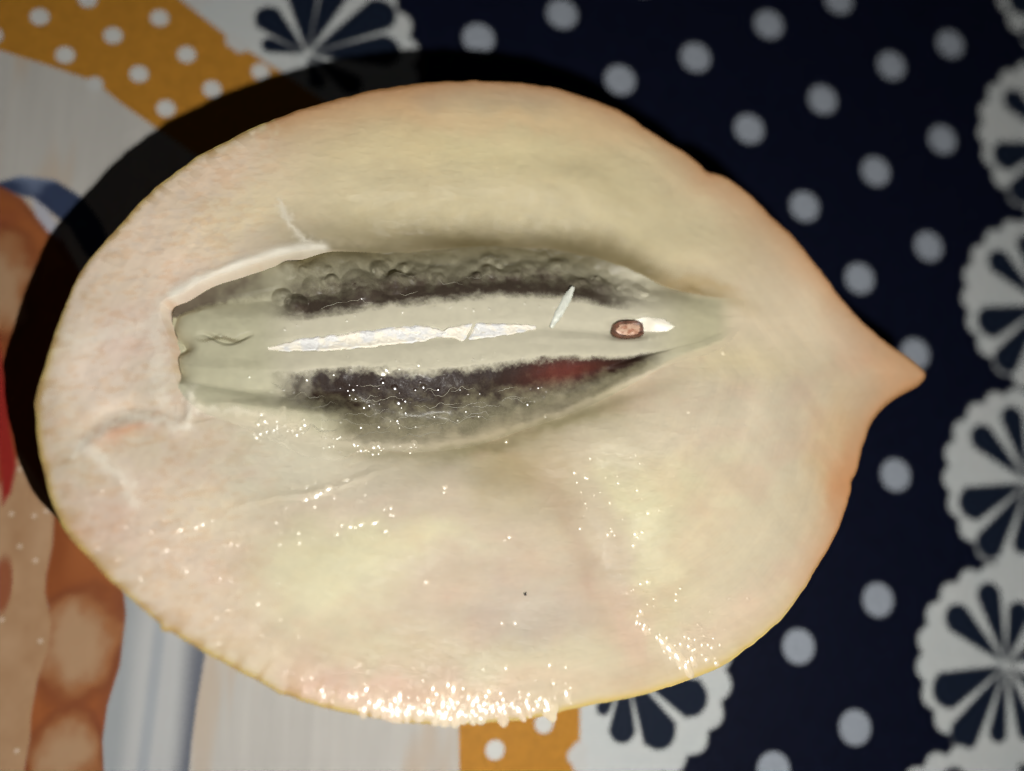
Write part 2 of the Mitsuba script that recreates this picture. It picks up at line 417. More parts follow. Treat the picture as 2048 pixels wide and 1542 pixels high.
# polar grid over the cut face
NT = 330
ts = np.linspace(0.0, 1.0, NT)[1:] ** 0.75
gridxy = CTR + ts[:, None, None] * (OUTLINE - CTR)[None]
xy = gridxy.reshape(-1, 2)
z0, P0, d0 = flesh_height(xy)
zf = cavity(xy, z0, P0)
arc = np.tile(np.r_[0, np.cumsum(np.linalg.norm(np.diff(OUTLINE, axis=0), axis=1))], NT - 1)
V = np.c_[xy, RIM + zf]
i = np.arange((NT - 1) * NA).reshape(NT - 1, NA)
nxt = np.roll(i, -1, 1)
Fq = np.stack([i[:-1], i[1:], nxt[1:], nxt[:-1]], -1).reshape(-1, 4)
V = np.vstack([V, [[*CTR, zf[:NA].mean() + RIM]]])
cap = np.stack([np.full(NA, len(V) - 1), i[0], nxt[0]], -1)
faces = np.vstack([Fq[:, [0, 1, 2]], Fq[:, [0, 2, 3]], cap])
uvf = np.vstack([np.c_[d0, arc], [[20, 0]]])
RIMZ = V[i[-1], 2]

BASE = (206, 191, 158)
PATCHES = [
    (950, 300, 480, 95, -3, (193, 178, 128), 0.9), (1260, 400, 240, 100, 33, (170, 156, 112), 0.9), (760, 420, 220, 75, 0, (176, 163, 124), 0.9), (1010, 415, 380, 55, 3, (176, 163, 121), 0.8),
    (950, 235, 420, 28, -2, (190, 160, 112), 0.6),
    (1420, 470, 130, 60, 38, (194, 180, 138), 0.8), (1580, 640, 130, 120, 0, (203, 184, 150), 0.9),
    (300, 500, 230, 190, 0, (203, 181, 157), 0.9), (440, 335, 150, 65, -25, (202, 170, 144), 0.8), (200, 740, 120, 150, 0, (210, 190, 171), 0.9), (500, 420, 130, 60, -30, (200, 182, 142), 0.7),
    (400, 470, 60, 40, -30, (205, 182, 146), 0.5),
    (330, 1080, 220, 140, 20, (216, 191, 167), 0.9), (330, 960, 110, 80, 0, (206, 178, 156), 0.8), (255, 862, 62, 20, -14, (176, 112, 74), 0.85), (160, 1085, 60, 30, 40, (176, 128, 80), 0.6),
    (410, 1020, 90, 50, 0, (220, 204, 170), 0.7), (450, 870, 150, 60, 5, (200, 188, 158), 0.8), (520, 950, 170, 60, 10, (198, 188, 158), 0.8), (640, 900, 150, 50, 5, (192, 183, 154), 0.8),
    (400, 1190, 200, 60, 32, (221, 196, 168), 0.8), (640, 1330, 200, 40, 18, (226, 192, 164), 0.9),
    (700, 1140, 190, 110, 0, (222, 214, 170), 0.95), (860, 1300, 380, 50, 0, (220, 207, 166), 0.9), (850, 1075, 230, 30, -12, (222, 213, 168), 0.9), (1010, 1060, 170, 40, 18, (208, 188, 162), 0.8), (700, 1010, 170, 26, -8, (212, 190, 164), 0.8),
    (950, 1195, 200, 100, 0, (206, 184, 156), 0.95, 2), (1065, 1210, 125, 80, 0, (200, 188, 165), 0.9, 2), (1000, 1110, 130, 22, 22, (214, 204, 170), 0.5), (740, 1385, 260, 28, 3, (226, 186, 158), 0.8), (1000, 1370, 300, 30, -4, (222, 196, 160), 0.8),
    (1340, 980, 170, 110, -10, (217, 208, 160), 0.9), (1390, 1070, 100, 55, -35, (208, 190, 152), 0.8), (1330, 1190, 90, 90, 0, (215, 201, 155), 0.6), (1500, 1000, 70, 130, 20, (206, 190, 156), 0.6),
    (1470, 830, 230, 90, 0, (206, 191, 160), 0.9), (1250, 895, 150, 40, -12, (206, 190, 160), 0.7), (1460, 1240, 140, 50, -35, (220, 194, 160), 0.8),
    (1040, 935, 110, 75, 25, (164, 142, 92), 0.9), (1125, 1010, 40, 90, -30, (184, 158, 126), 0.85), (1180, 1120, 28, 110, -16, (194, 168, 140), 0.85), (1270, 1260, 22, 80, -35, (222, 190, 160), 0.6), (1255, 1030, 50, 130, -16, (226, 218, 172), 0.7), (860, 930, 120, 26, 0, (194, 182, 148), 0.6), (740, 970, 150, 50, 0, (208, 194, 168), 0.8), (1180, 815, 150, 26, -22, (180, 168, 128), 0.8),
    (1470, 720, 110, 40, 0, (199, 182, 136), 0.7), (1215, 1090, 36, 170, -14, (207, 187, 158), 0.8), (1080, 1080, 60, 90, 0, (206, 188, 156), 0.7),
    (1790, 740, 80, 46, 20, (192, 146, 104), 0.8), (1690, 960, 34, 80, 18, (172, 100, 52), 0.9), (1660, 900, 50, 130, 15, (194, 160, 108), 0.6),
    (560, 930, 170, 70, 0, (198, 192, 166), 0.6),
    (700, 466, 110, 22, -4, (150, 138, 102), 0.8), (1000, 446, 380, 26, 0, (158, 146, 106), 0.6), (1260, 500, 120, 26, 20, (146, 132, 92), 0.9), (1400, 572, 90, 16, 20, (158, 134, 86), 0.8),
    (1650, 560, 90, 40, 48, (196, 160, 118), 0.6), (1440, 385, 80, 36, 40, (176, 138, 100), 0.5),
]
SAPS = [([(645, 489), (600, 494), (560, 502), (520, 514), (480, 528), (430, 547), (390, 563), (345, 588)], 11, 0.85),
        ([(562, 405), (575, 430), (583, 450), (605, 474), (640, 488)], 8, 0.55),
        ([(322, 604), (312, 660), (318, 710), (314, 760), (322, 800), (345, 830)], 15, 0.4),
        ([(345, 852), (372, 846), (382, 812), (378, 782)], 10, 0.55),
        ([(380, 812), (420, 822), (470, 822), (520, 828), (570, 838)], 6, 0.5),
        ([(150, 905), (190, 872), (222, 848), (268, 829), (312, 836), (345, 851), (378, 850)], 10, 0.6),
        ([(172, 892), (205, 918), (236, 945), (255, 975), (268, 1005)], 12, 0.45),
        ([(105, 690), (150, 680), (200, 668), (250, 660), (305, 650)], 15, 0.4)]
SAPW = [([tuple(float(v) for v in at(*p)[:2]) for p in pts], w * float(PX), k) for pts, w, k in SAPS]
white_sap = C3(alb(400, 600, (226, 217, 202)))


def sap_cover(x, y):
    qx, qy = x + (fbm(x * 1.4, y * 1.4, 21.0) - 0.5) * 1.5, y + (fbm(x * 1.4, y * 1.4, 27.0) - 0.5) * 1.5
    out = mi.Float(0)
    for n_, (pts, w, k) in enumerate(SAPW):
        d = mi.Float(1e9)
        if n_ == 0:
            qx, qy = x * 1.0, y * 1.0
        elif n_ == 1:
            qx, qy = x + (fbm(x * 1.4, y * 1.4, 21.0) - 0.5) * 1.3, y + (fbm(x * 1.4, y * 1.4, 27.0) - 0.5) * 1.3
        for (ax, ay), (bx, by) in zip(pts[:-1], pts[1:]):
            ex, ey = bx - ax, by - ay
            t = dr.clip(((qx - ax) * ex + (qy - ay) * ey) / (ex * ex + ey * ey), 0, 1)
            d = dr.minimum(d, dr.square(qx - ax - ex * t) + dr.square(qy - ay - ey * t))
        out = dr.maximum(out, k * dr.exp(-d / (w * w)))
    return out * (0.65 + 0.5 * fbm(x * 0.8, y * 0.8, 30.0))


patches = blob_field(PATCHES)
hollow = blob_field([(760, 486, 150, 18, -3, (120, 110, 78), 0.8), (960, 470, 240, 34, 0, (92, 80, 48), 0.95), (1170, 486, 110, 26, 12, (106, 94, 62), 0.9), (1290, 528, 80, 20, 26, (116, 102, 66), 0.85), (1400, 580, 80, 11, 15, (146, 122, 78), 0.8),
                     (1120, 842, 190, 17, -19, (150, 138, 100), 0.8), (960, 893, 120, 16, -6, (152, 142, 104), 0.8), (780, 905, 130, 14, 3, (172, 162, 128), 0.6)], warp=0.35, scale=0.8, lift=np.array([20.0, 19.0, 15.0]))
base = C3(alb(900, 1100, np.array(BASE) * 0.8 + [48, 46.5, 45]))
rim_brown, rim_gold, rim_dark = C3((0.56, 0.28, 0.12)), C3((0.52, 0.36, 0.06)), C3((0.27, 0.12, 0.035))
tx0, ty0 = fat(500, 300)[:2]
cx0, cy0 = fat(930, 760)[:2]


def flesh_color(p, n, uv):
    x, y = p.x * 1000, p.y * 1000
    d, s = uv.x, uv.y
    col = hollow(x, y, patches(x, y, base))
    # long fibres that run round the fruit, and loose grain
    rx, ry = x - cx0, y - cy0
    rl = 38.0 / dr.maximum(dr.sqrt(rx * rx + ry * ry), 1.0)
    rx, ry = rx * rl, ry * rl
    st = fbm(d * 0.40 + 1.2 * noise(x * 0.10, y * 0.10, 1), rx * 0.05 + 40, ry * 0.05 + 2.0, octaves=4)
    fi = noise(d * 6.0, rx * 0.4, ry * 0.4)
    col = col * (1 + 0.30 * (st - 0.5) + 0.03 * (fi - 0.5))
    fb = fbm(x * 0.22 + 0.1 * y, y * 0.55 + 0.012 * x * x, 8.0, octaves=5)
    col = col * (1 + 0.10 * (fb - 0.5) + 0.05 * (fbm(x * 2.2, y * 2.2, 13.0) - 0.5))
    pk = smoothstep(0.42, 0.72, fbm(x * 0.16, y * 0.22, 17.0, octaves=4)) * smoothstep(ty0 - 4, ty0 - 22, y)
    col = mikit.mix(col, col * mi.Color3f(0.985, 0.925, 0.935), pk)
    # mottled orange flecks in the leathery left end
    lx = smoothstep(fat(640, 700)[0], fat(330, 700)[0], x)
    fl = fbm(x * 0.9 + y * 0.5, y * 1.9 - x * 0.5, 1.0, octaves=5)
    col = mikit.mix(col, col * mi.Color3f(0.90, 0.74, 0.56), smoothstep(0.44, 0.74, fl) * (0.08 + 0.36 * lx))
    col = mikit.mix(col, mi.Color3f(0.62, 0.52, 0.43), smoothstep(0.50, 0.75, fbm(x * 1.1, y * 1.6, 11.0, octaves=4)) * 0.30 * lx)
    col = mikit.mix(col, white_sap, dr.clip(sap_cover(x, y), 0, 1))
    # ripening rim under the skin
    top = smoothstep(ty0 - 6, ty0 + 4, y + 0.25 * (x - tx0)) * smoothstep(fat(505, 260)[0], fat(560, 260)[0], x + (noise(x * 2, y * 2) - 0.5) * 2.5)
    rgt = smoothstep(fat(1480, 700)[0], fat(1640, 700)[0], x)
    g = dr.maximum(top, rgt)
    wv = 0.6 + 0.8 * noise(rx * 0.13, ry * 0.13, 3.0)
    k = dr.exp(-d / ((2.5 - 0.5 * rgt) * wv)) * g * 0.95 
    col = mikit.mix(col, rim_brown, dr.clip(k, 0, 0.92))
    col = mikit.mix(col, rim_dark, dr.exp(-dr.square(d / (0.40 * wv))) * 0.8 * g)
    low = 1 - g
    col = mikit.mix(col, rim_gold, low * dr.exp(-dr.square(d / (0.45 * wv))) * 0.8)
    col = mikit.mix(col, mi.Color3f(0.62, 0.46, 0.16), smoothstep(fat(900, 1400)[0], fat(1400, 1300)[0], x) * low * dr.exp(-d / 0.9) * 0.7)
    teeth = smoothstep(0.5, 0.7, noise(s * 1.3, d * 0.6, 5.0)) * dr.exp(-d / 1.1) * smoothstep(fat(1000, 1)[0], fat(700, 1)[0], x) * low
    col = mikit.mix(col, mi.Color3f(0.42, 0.26, 0.10), teeth * 0.8)
    return col


def flesh_bump(p, n, uv):
    x, y, d = p.x * 1000, p.y * 1000, uv.x
    return 0.55 * noise(uv.y * 4.5, d * 1.6, 1.0) + 0.35 * noise(x * 7, y * 7, 2.0) + 0.2 * noise(x * 15, y * 15, 3.0)


scene['flesh_bsdf'] = dict(type='twosided', bsdf=dict(type='bumpmap', arbitrary=proc(flesh_bump, 1.5e-5), scale=3.0e-5,
                           bsdf=dict(type='principled', base_color=proc(flesh_color), roughness=0.6, specular=0.06, clearcoat=0.08, clearcoat_gloss=0.85, flatness=0.5)))
scene['drop_bsdf'] = dict(type='twosided', bsdf=dict(type='principled', base_color=proc(flesh_color), roughness=0.22, specular=1.0))


def part(key, mesh, bsdf, smooth=True, uv=None, label=None, stuff=False):
    scene[key] = mikit.ply(mesh, bsdf, smooth=smooth, uv=uv)
    if label or stuff:
        labels[key] = {}
        if label:
            labels[key]['label'] = label
        if stuff:
            labels[key]['kind'] = 'stuff'


labels['fruit_half'] = dict(label='pale halved fruit with a pointed right tip, cut face up on the printed tablecloth', category='fruit')
part('fruit_half__flesh', (V * MM, faces), 'flesh_bsdf', True, uvf, 'wet cream flesh, pinkish at the left and brown along the top rim')

# skin: from the rim out a little, then round under to the cloth
prof = np.linspace(0, 1, 60)
ring = []
nrm = (OUTLINE - CTR) / np.linalg.norm(OUTLINE - CTR, axis=1, keepdims=True)
lowg = sm(0.2, 0.9, -nrm[:, 1])
bul = 0.10 + 0.35 * lowg
for q in prof:
    a = q * np.pi / 2
    s_ = np.cos(a) ** 0.62
    zz = (RIMZ + 0.02) * (1 - np.sin(a) ** 1.25)
    r = OUTLINE * s_ + CTR * (1 - s_) + nrm * (bul * np.sin(min(q * 9, np.pi / 2)))[:, None] * s_
    ring.append(np.c_[r, np.maximum(zz, 0.02)])
SV = np.array(ring).reshape(-1, 3)
i = np.arange(60 * NA).reshape(60, NA)
nxt = np.roll(i, -1, 1)
SF = np.stack([i[:-1], i[1:], nxt[1:], nxt[:-1]], -1).reshape(-1, 4)[:, ::-1]


def skin_color(p, n, uv):
    x, y, z = p.x * 1000, p.y * 1000, p.z * 1000
    c = mikit.mix((0.34, 0.20, 0.05), (0.42, 0.30, 0.05), fbm(x * 0.2, y * 0.2, z * 0.2))
    return mikit.mix(c, (0.16, 0.09, 0.03), smoothstep(0.55, 0.75, fbm(x * 1.4, y * 1.4, z * 1.4)) * 0.7)


scene['skin_bsdf'] = dict(type='twosided', bsdf=dict(type='principled', base_color=proc(skin_color), roughness=0.5, specular=0.3))
part('fruit_half__skin', (SV * MM, SF), 'skin_bsdf', True, None, 'thin yellow brown skin')

# ------------------------------------------------------------------ the seed in its jelly
TOPL = [(300, 600), (345, 608), (400, 562), (480, 535), (560, 508), (640, 491), (720, 478), (800, 472), (880, 470), (960, 464), (1060, 466), (1150, 478), (1230, 498), (1300, 528), (1350, 556), (1400, 574), (1450, 586), (1500, 596)]
CRT = [(300, 640), (430, 640), (530, 637), (620, 634), (700, 622), (800, 608), (900, 600), (1000, 590), (1130, 594), (1230, 612), (1330, 622), (1500, 632)]
CRB = [(300, 735), (430, 742), (560, 742), (640, 735), (720, 730), (850, 736), (900, 734), (980, 724), (1080, 710), (1180, 708), (1250, 708), (1330, 698), (1400, 680), (1500, 640)]
BOT = [(300, 800), (380, 840), (470, 850), (560, 870), (640, 890), (720, 898), (800, 900), (880, 896), (960, 884), (1050, 856), (1150, 822), (1250, 774), (1340, 724), (1400, 704), (1440, 688), (1475, 655), (1500, 640)]
OUTS = [(340, 640), (345, 612), (372, 588), (402, 566), (480, 538), (560, 511), (640, 494), (720, 480), (800, 474), (960, 466), (1060, 468), (1150, 480), (1230, 500), (1300, 530), (1350, 556), (1400, 574), (1450, 588), (1494, 602),
        (1488, 628), (1470, 662), (1436, 694), (1400, 708), (1340, 724), (1250, 772), (1150, 820), (1050, 854), (960, 884), (880, 896), (800, 898), (720, 894), (690, 912), (620, 912), (550, 880), (470, 845), (410, 822), (368, 785), (350, 740), (346, 705), (362, 688), (346, 668)]
NS, ND = 900, 190
seed_px = spline(OUTS, NS, closed=True)
# lay a strip grid: columns along the seed's long axis, rows from the upper to the lower edge of the seed
sp = Polygon(seed_px).buffer(6)
xs = np.linspace(seed_px[:, 0].min() - 4, seed_px[:, 0].max() + 4, 620)
up_e, lo_e = np.zeros(len(xs)), np.zeros(len(xs))
for n_, x_ in enumerate(xs):
    seg = shapely.intersection(sp, shapely.LineString([(x_, 300), (x_, 1100)])).bounds
    up_e[n_], lo_e[n_] = (seg[1], seg[3]) if len(seg) == 4 and np.isfinite(seg[1]) else (650, 650)
rows = np.linspace(0, 1, 240)
gx = np.repeat(xs[None], 240, 0)
gy = up_e[None] + rows[:, None] * (lo_e - up_e)[None]
sx, sy = gx.ravel(), gy.ravel()


def at_x(L, x):
    L = np.array(L, float)
    return np.interp(x, L[:, 0], L[:, 1])


def band_of(x, y):
    """-2 upper edge, -1 upper border of the cream band, 1 its lower border, 2 lower edge."""
    a, b, c, d = at_x(TOPL, x), at_x(CRT, x), at_x(CRB, x), at_x(BOT, x)
    return np.where(y < b, -1 - (b - y) / np.maximum(b - a, 8), np.where(y < c, -1 + 2 * (y - b) / np.maximum(c - b, 8), 1 + (y - c) / np.maximum(d - c, 8)))


srng = np.random.default_rng(21)
BUB = [(722, 566, 46, 0.9), (590, 600, 26, 0.8), (560, 585, 22, 0.5), (790, 556, 32, 0.5), (840, 540, 26, 0.4), (660, 560, 24, 0.35), (700, 530, 24, 0.3), (760, 520, 22, 0.3), (880, 530, 24, 0.35), (1215, 560, 26, 0.3), (1130, 515, 26, 0.4), (1100, 505, 22, 0.3), (1060, 520, 24, 0.3), (620, 560, 20, 0.3)]
for _ in range(150):
    bx = srng.uniform(560, 1320)
    t_ = srng.uniform(0.05, 0.62)
    by = at_x(TOPL, bx) * (1 - t_) + at_x(CRT, bx) * t_
    BUB.append((bx, by, srng.uniform(10, 26), srng.uniform(0.10, 0.34)))


def seed_height(x, y):
    xy = None
    w = band_of(x, y)
    z = -0.9 - 0.16 * w**2
    z = z - 2.9 * sm(1.0, 2.1, -w) ** 1.0 * sm(330, 560, x) - 1.7 * sm(0.95, 2.0, w) * sm(380, 640, x)
    z += 0.35 * np.exp(-((w + 1.0) / 0.35) ** 2) * sm(480, 600, x) * 0.5 + 0.2 * np.exp(-((w - 0.9) / 0.3) ** 2)
    z -= 0.35 * np.exp(-((w - 0.0) / 0.28) ** 2) * sm(480, 620, x)                  # groove under the white strip
    # left end: two rounded lobes
    l = sm(560, 400, x)
    dd = Polygon(seed_px)
    q = np.c_[x, y]
    e = seed_tree.query(q)[0]
    z -= 1.2 * np.exp(-(e / 13.0) ** 1.2) * sm(460, 380, x)
    z += 0.5 * l * np.exp(-((x - 470) / 120) ** 2) * (np.exp(-((y - 640) / 34) ** 2) + np.exp(-((y - 755) / 60) ** 2))
    z -= 0.40 * np.exp(-((y - 673 - 8 * np.sin(x / 17.0)) / 5.0) ** 2) * sm(380, 430, x) * sm(510, 480, x)
    z -= 0.5 * np.exp(-((y - 690) / 9.0) ** 2) * sm(400, 350, x)
    tw = sm(1.30, 1.62, -w) * sm(640, 540, x)
    z = z * (1 - tw) - 1.75 * tw
    tw = sm(770, 690, x) * sm(0.9, 1.1, -w)
    z = z * (1 - tw) + np.maximum(z, -1.95 + 0.10 * meshkit.noise(np.c_[x * 0.05, y * 0.08, x * 0], 3)) * tw
    # right end: clear tongue of jelly over the flesh
    rt = sm(1270, 1370, x)
    z = z * (1 - rt) + rt * (0.06 - 0.30 * np.abs(w / 2) ** 2 - 0.25 * np.exp(-(e / 9.0)))
    z -= 0.55 * np.exp(-((x - 1262) / 40) ** 4 - ((y - 653) / 20) ** 4)
    # lower left sheet of jelly running out on the flesh
    z += 0.25 * np.exp(-((x - 560) / 130) ** 2 - ((y - 850) / 38) ** 2)
    for bx, by, r, h in BUB:
        m = (np.abs(x - bx) < r) & (np.abs(y - by) < r)
        if m.any():
            rr = ((x[m] - bx) ** 2 + ((y[m] - by) * 1.1) ** 2) / r**2
            zz = np.clip(1 - rr, 0, 1) ** 1.2 * h * 1.5
            z[m] = z[m] + np.maximum(zz - 0.0, 0) * 0.9
    n1 = meshkit.fbm(np.c_[x * 0.022, y * 0.035, x * 0], 2, 31) - 0.5
    n2 = meshkit.fbm(np.c_[x * 0.13, y * 0.16, x * 0], 2, 32) - 0.5
    dark = sm(0.9, 1.2, np.abs(w)) * sm(470, 580, x)
    z += 0.15 * n1 + 0.012 * n2
    # the border lies flush with the flesh, except under the torn upper left rim
    fz, fP, fd = flesh_height(plan(q))
    fz, eo = dip(plan(q), fz, fP)
    torn = sm(1.25, 1.5, -w) * sm(700, 600, x) + sm(420, 370, x) * sm(770, 740, y)
    b_ = np.maximum(np.maximum(sm(1.25, 1.62, w) * sm(780, 690, x), sm(0.75 + 2.2 * sm(0.9, 1.3, w), 0.3, eo)), np.exp(-(e / (30.0 + 45.0 * sm(1.2, 1.6, w) * sm(700, 600, x) + 25.0 * sm(1.2, 1.6, w))) ** 2)) * (1 - np.clip(torn, 0, 1))
    z = z * (1 - b_) + (fz + 0.012 - 0.03 * sm(0.8, 1.2, -w)) * b_
    return z, w


seed_tree = cKDTree(spline(OUTS, 2500, closed=True))
sz, sw = seed_height(sx, sy)
sxy = plan(np.c_[sx, sy])
SEEDV = np.c_[sxy, RIM + sz]
rim_in = shapely.contains_xy(Polygon(seed_px).buffer(3), sx, sy)
edge_d = seed_tree.query(np.c_[sx, sy])[0]
i = np.arange(len(sx)).reshape(240, len(xs))
SQ = np.stack([i[:-1, :-1], i[1:, :-1], i[1:, 1:], i[:-1, 1:]], -1).reshape(-1, 4)
SQ = SQ[np.linalg.norm(SEEDV[SQ[:, 0]] - SEEDV[SQ[:, 1]], axis=1) > 1e-4]
# hem: the border dips into the flesh so that no gap opens under the sheet
hem = np.exp(-(np.minimum(np.arange(240), 239 - np.arange(240)) / 1.6) ** 2)
SEEDV[:, 2] -= (np.repeat(hem[:, None], len(xs), 1) * 0.10).ravel()
SEEDV[:, 2] -= (np.repeat(np.exp(-(np.minimum(np.arange(len(xs)), len(xs) - 1 - np.arange(len(xs))) / 1.6) ** 2)[None], 240, 0) * 0.10).ravel()
uvs = np.c_[sx / 1000.0, sw]


def A(x, y, c, k=1.0):
    return C3(alb(x, y, c, RIM - 2, k))


k_cream, k_left, k_right = A(850, 620, (178, 172, 151)), A(450, 740, (162, 158, 133)), A(1400, 650, (163, 157, 129))
k_dark, k_grey, k_olive = A(900, 570, (62, 53, 45)), A(900, 520, (124, 119, 99)), A(900, 490, (88, 80, 56))
k_maroon, k_red, k_grey2 = A(900, 750, (43, 31, 25)), A(1140, 735, (112, 50, 41)), A(850, 830, (112, 106, 84))
k_melt = A(900, 890, (182, 172, 138))
k_tip = A(1500, 650, (196, 184, 154))
k_skirt = A(500, 850, (206, 195, 168))
k_hair = A(800, 800, (165, 158, 130))


def seed_color(p, n, uv):
    x, y = p.x * 1000, p.y * 1000
    u = uv.x
    wob_ = (fbm(x * 0.9, y * 0.9, 1.0) - 0.5)
    w = uv.y + wob_ * 0.14 + (noise(x * 5, y * 5, 2.0) - 0.5) * 0.04
    fleck = noise(x * 9, y * 9, 4.0)
    mott = fbm(x * 1.1, y * 1.4, 6.0, octaves=4)
    col = k_cream * (0.94 + 0.12 * mott)
    inx = smoothstep(0.50, 0.60, u + wob_ * 0.08)
    inr = smoothstep(1.33, 1.18, u + wob_ * 0.05)
    # upper: dark brown coat, then cloudy grey jelly, olive at the back
    upc = mikit.mix(k_dark, k_grey, smoothstep(-1.18, -1.66, w + (mott - 0.5) * 0.4))
    upc = upc * (0.82 + 0.36 * mott)
    upc = mikit.mix(upc, k_olive, smoothstep(-1.60, -1.98, uv.y))
    upc = upc * (0.90 + 0.2 * fleck)
    col = mikit.mix(col, upc, smoothstep(-0.94, -1.16, w) * inx * inr)
    # lower: maroon coat with a red patch, then grey green jelly
    lo = mikit.mix(k_maroon, k_grey2, smoothstep(1.22, 1.72, w + (mott - 0.5) * 0.4))
    rd = dr.exp(-dr.square((u - 1.135) / 0.075) - dr.square((uv.y - 1.24) / 0.20))
    lo = mikit.mix(lo, k_red, rd * 0.55)
    lo = lo * (0.90 + 0.2 * fleck) * (0.85 + 0.3 * mott)
    col = mikit.mix(col, lo, smoothstep(0.96, 1.12, w) * smoothstep(0.50, 0.64, u - 0.05 * smoothstep(1.3, 1.9, uv.y) * 0 + wob_ * 0.1) * smoothstep(1.36, 1.28, u))
    lefty = smoothstep(0.60, 0.50, u)
    col = mikit.mix(col, k_left * (0.90 + 0.2 * mott), lefty)
    col = mikit.mix(col, mikit.mix(k_dark * 1.5, k_grey * 0.85, smoothstep(0.36, 0.56, u + wob_ * 0.2)), lefty * smoothstep(-1.36, -1.58, w) * 0.9)
    col = mikit.mix(col, k_left * (0.92 + 0.16 * mott), smoothstep(0.72, 0.62, u) * smoothstep(1.35, 1.75, w))
    col = mikit.mix(col, k_right * (0.92 + 0.16 * mott), smoothstep(1.27, 1.40, u))
    col = mikit.mix(col, k_melt, smoothstep(1.82, 2.02, uv.y + wob_ * 0.2) * smoothstep(0.55, 0.7, u) * 0.6)
    col = mikit.mix(col, white_sap * 0.95, dr.clip(sap_cover(x, y), 0, 1) * smoothstep(0.62, 0.5, u) * smoothstep(0.9, 1.3, uv.y))
    col = mikit.mix(col, k_tip, dr.maximum(smoothstep(1.55, 2.0, dr.abs(uv.y + wob_ * 0.2)) * smoothstep(1.33, 1.42, u), smoothstep(1.43, 1.49, u)) * 0.8)
    col = mikit.mix(col, k_skirt, smoothstep(1.5, 1.95, uv.y + wob_ * 0.3) * smoothstep(0.68, 0.55, u) * 0.85)
    melt = dr.maximum(smoothstep(1.55, 1.97, uv.y + wob_ * 0.35) * (0.35 + 0.65 * smoothstep(1.75, 1.98, uv.y)), smoothstep(1.425, 1.482, u))
    melt = dr.maximum(melt, smoothstep(-1.6, -1.95, uv.y) * smoothstep(1.30, 1.40, u))
    col = mikit.mix(col, hollow(x, y, patches(x, y, base)) * 0.86, melt)
    cr = smoothstep(0.11, 0.02, dr.abs(uv.y + 0.32 + 0.08 * dr.sin(u * 90))) * smoothstep(0.375, 0.42, u) * smoothstep(0.505, 0.47, u)
    col = mikit.mix(col, k_olive * 1.2, cr * 0.7)
    return col


def seed_bump(p, n, uv):
    x, y = p.x * 1000, p.y * 1000
    return 0.5 * noise(x * 3.2, y * 3.2, 1.0) + 0.5 * noise(x * 7, y * 7, 2.0) + 0.3 * noise(x * 14, y * 14, 3.0)


scene['seed_bsdf'] = dict(type='twosided', bsdf=dict(type='bumpmap', arbitrary=proc(seed_bump, 1.5e-5), scale=0.6e-5,
                          bsdf=dict(type='principled', base_color=proc(seed_color), roughness=0.5, specular=0.05, clearcoat=0.07, clearcoat_gloss=0.85)))
scene['seed_drop_bsdf'] = dict(type='twosided', bsdf=dict(type='principled', base_color=proc(seed_color), roughness=0.22, specular=1.0))
part('fruit_half__seed', (SEEDV * MM, SQ), 'seed_bsdf', True, uvs, 'soft unripe seed in cloudy jelly with dark brown bands')

from scipy.interpolate import LinearNDInterpolator, NearestNDInterpolator
_sel = slice(None, None, 3)
_seed_z = LinearNDInterpolator(np.c_[sx, sy][_sel], SEEDV[_sel, 2])


def top_of(x, y):
    """Height of whatever lies on top at a place of the cut face (mm) and whether it is the seed."""
    q = plan([(x, y)])
    z, P, d = flesh_height(q)
    z = cavity(q, z, P)[0] + RIM
    s_ = float(_seed_z(x, y))
    return (s_, True) if np.isfinite(s_) and s_ > z else (z, False)


def tube_mesh(pts, radii, sides=8, flat=1.0):
    p = np.asarray(pts, float)
    t = np.gradient(p, axis=0)
    t /= np.linalg.norm(t, axis=1, keepdims=True) + 1e-9
    side = np.cross(t, [0, 0, 1.0])
    side /= np.linalg.norm(side, axis=1, keepdims=True) + 1e-9
    upv = np.cross(side, t)
    ang = np.arange(sides) * 2 * np.pi / sides
    r = np.broadcast_to(radii, (len(p),))[:, None, None]
    v = p[:, None] + r * (np.cos(ang)[None, :, None] * side[:, None] + flat * np.sin(ang)[None, :, None] * upv[:, None])
    i, j = np.meshgrid(np.arange(len(p) - 1), np.arange(sides), indexing='ij')
    q = np.stack([i * sides + j, (i + 1) * sides + j, (i + 1) * sides + (j + 1) % sides, i * sides + (j + 1) % sides], -1).reshape(-1, 4)
    return v.reshape(-1, 3), q


# white fibrous strip along the seed
STR_T = [(533, 691), (600, 672), (700, 660), (780, 649), (830, 646), (862, 648), (885, 655), (915, 647), (950, 640), (1000, 640), (1040, 643), (1076, 646)]
STR_B = [(533, 696), (600, 699), (650, 698), (740, 691), (800, 684), (850, 678), (885, 668), (905, 670), (930, 679), (970, 673), (1020, 666), (1076, 654)]
nx_, ny_ = 420, 26
xs2 = np.linspace(534, 1076, nx_)
e1 = at_x(STR_T, xs2) + 7 * (meshkit.fbm(np.c_[xs2 * 0.09, xs2 * 0, xs2 * 0], 4, 41) - 0.5)
e2 = at_x(STR_B, xs2) + 6 * (meshkit.fbm(np.c_[xs2 * 0.08, xs2 * 0 + 5, xs2 * 0], 4, 42) - 0.5)
v_ = np.linspace(0, 1, ny_)
gx2 = np.repeat(xs2[:, None], ny_, 1)
gy2 = e1[:, None] * (1 - v_) + e2[:, None] * v_
q = np.c_[gx2.ravel(), gy2.ravel()]
zs = _seed_z(q[:, 0], q[:, 1])
prof2 = np.tile(np.minimum(1, np.minimum(v_ / 0.18, (1 - v_) / 0.10)) ** 0.5, nx_)
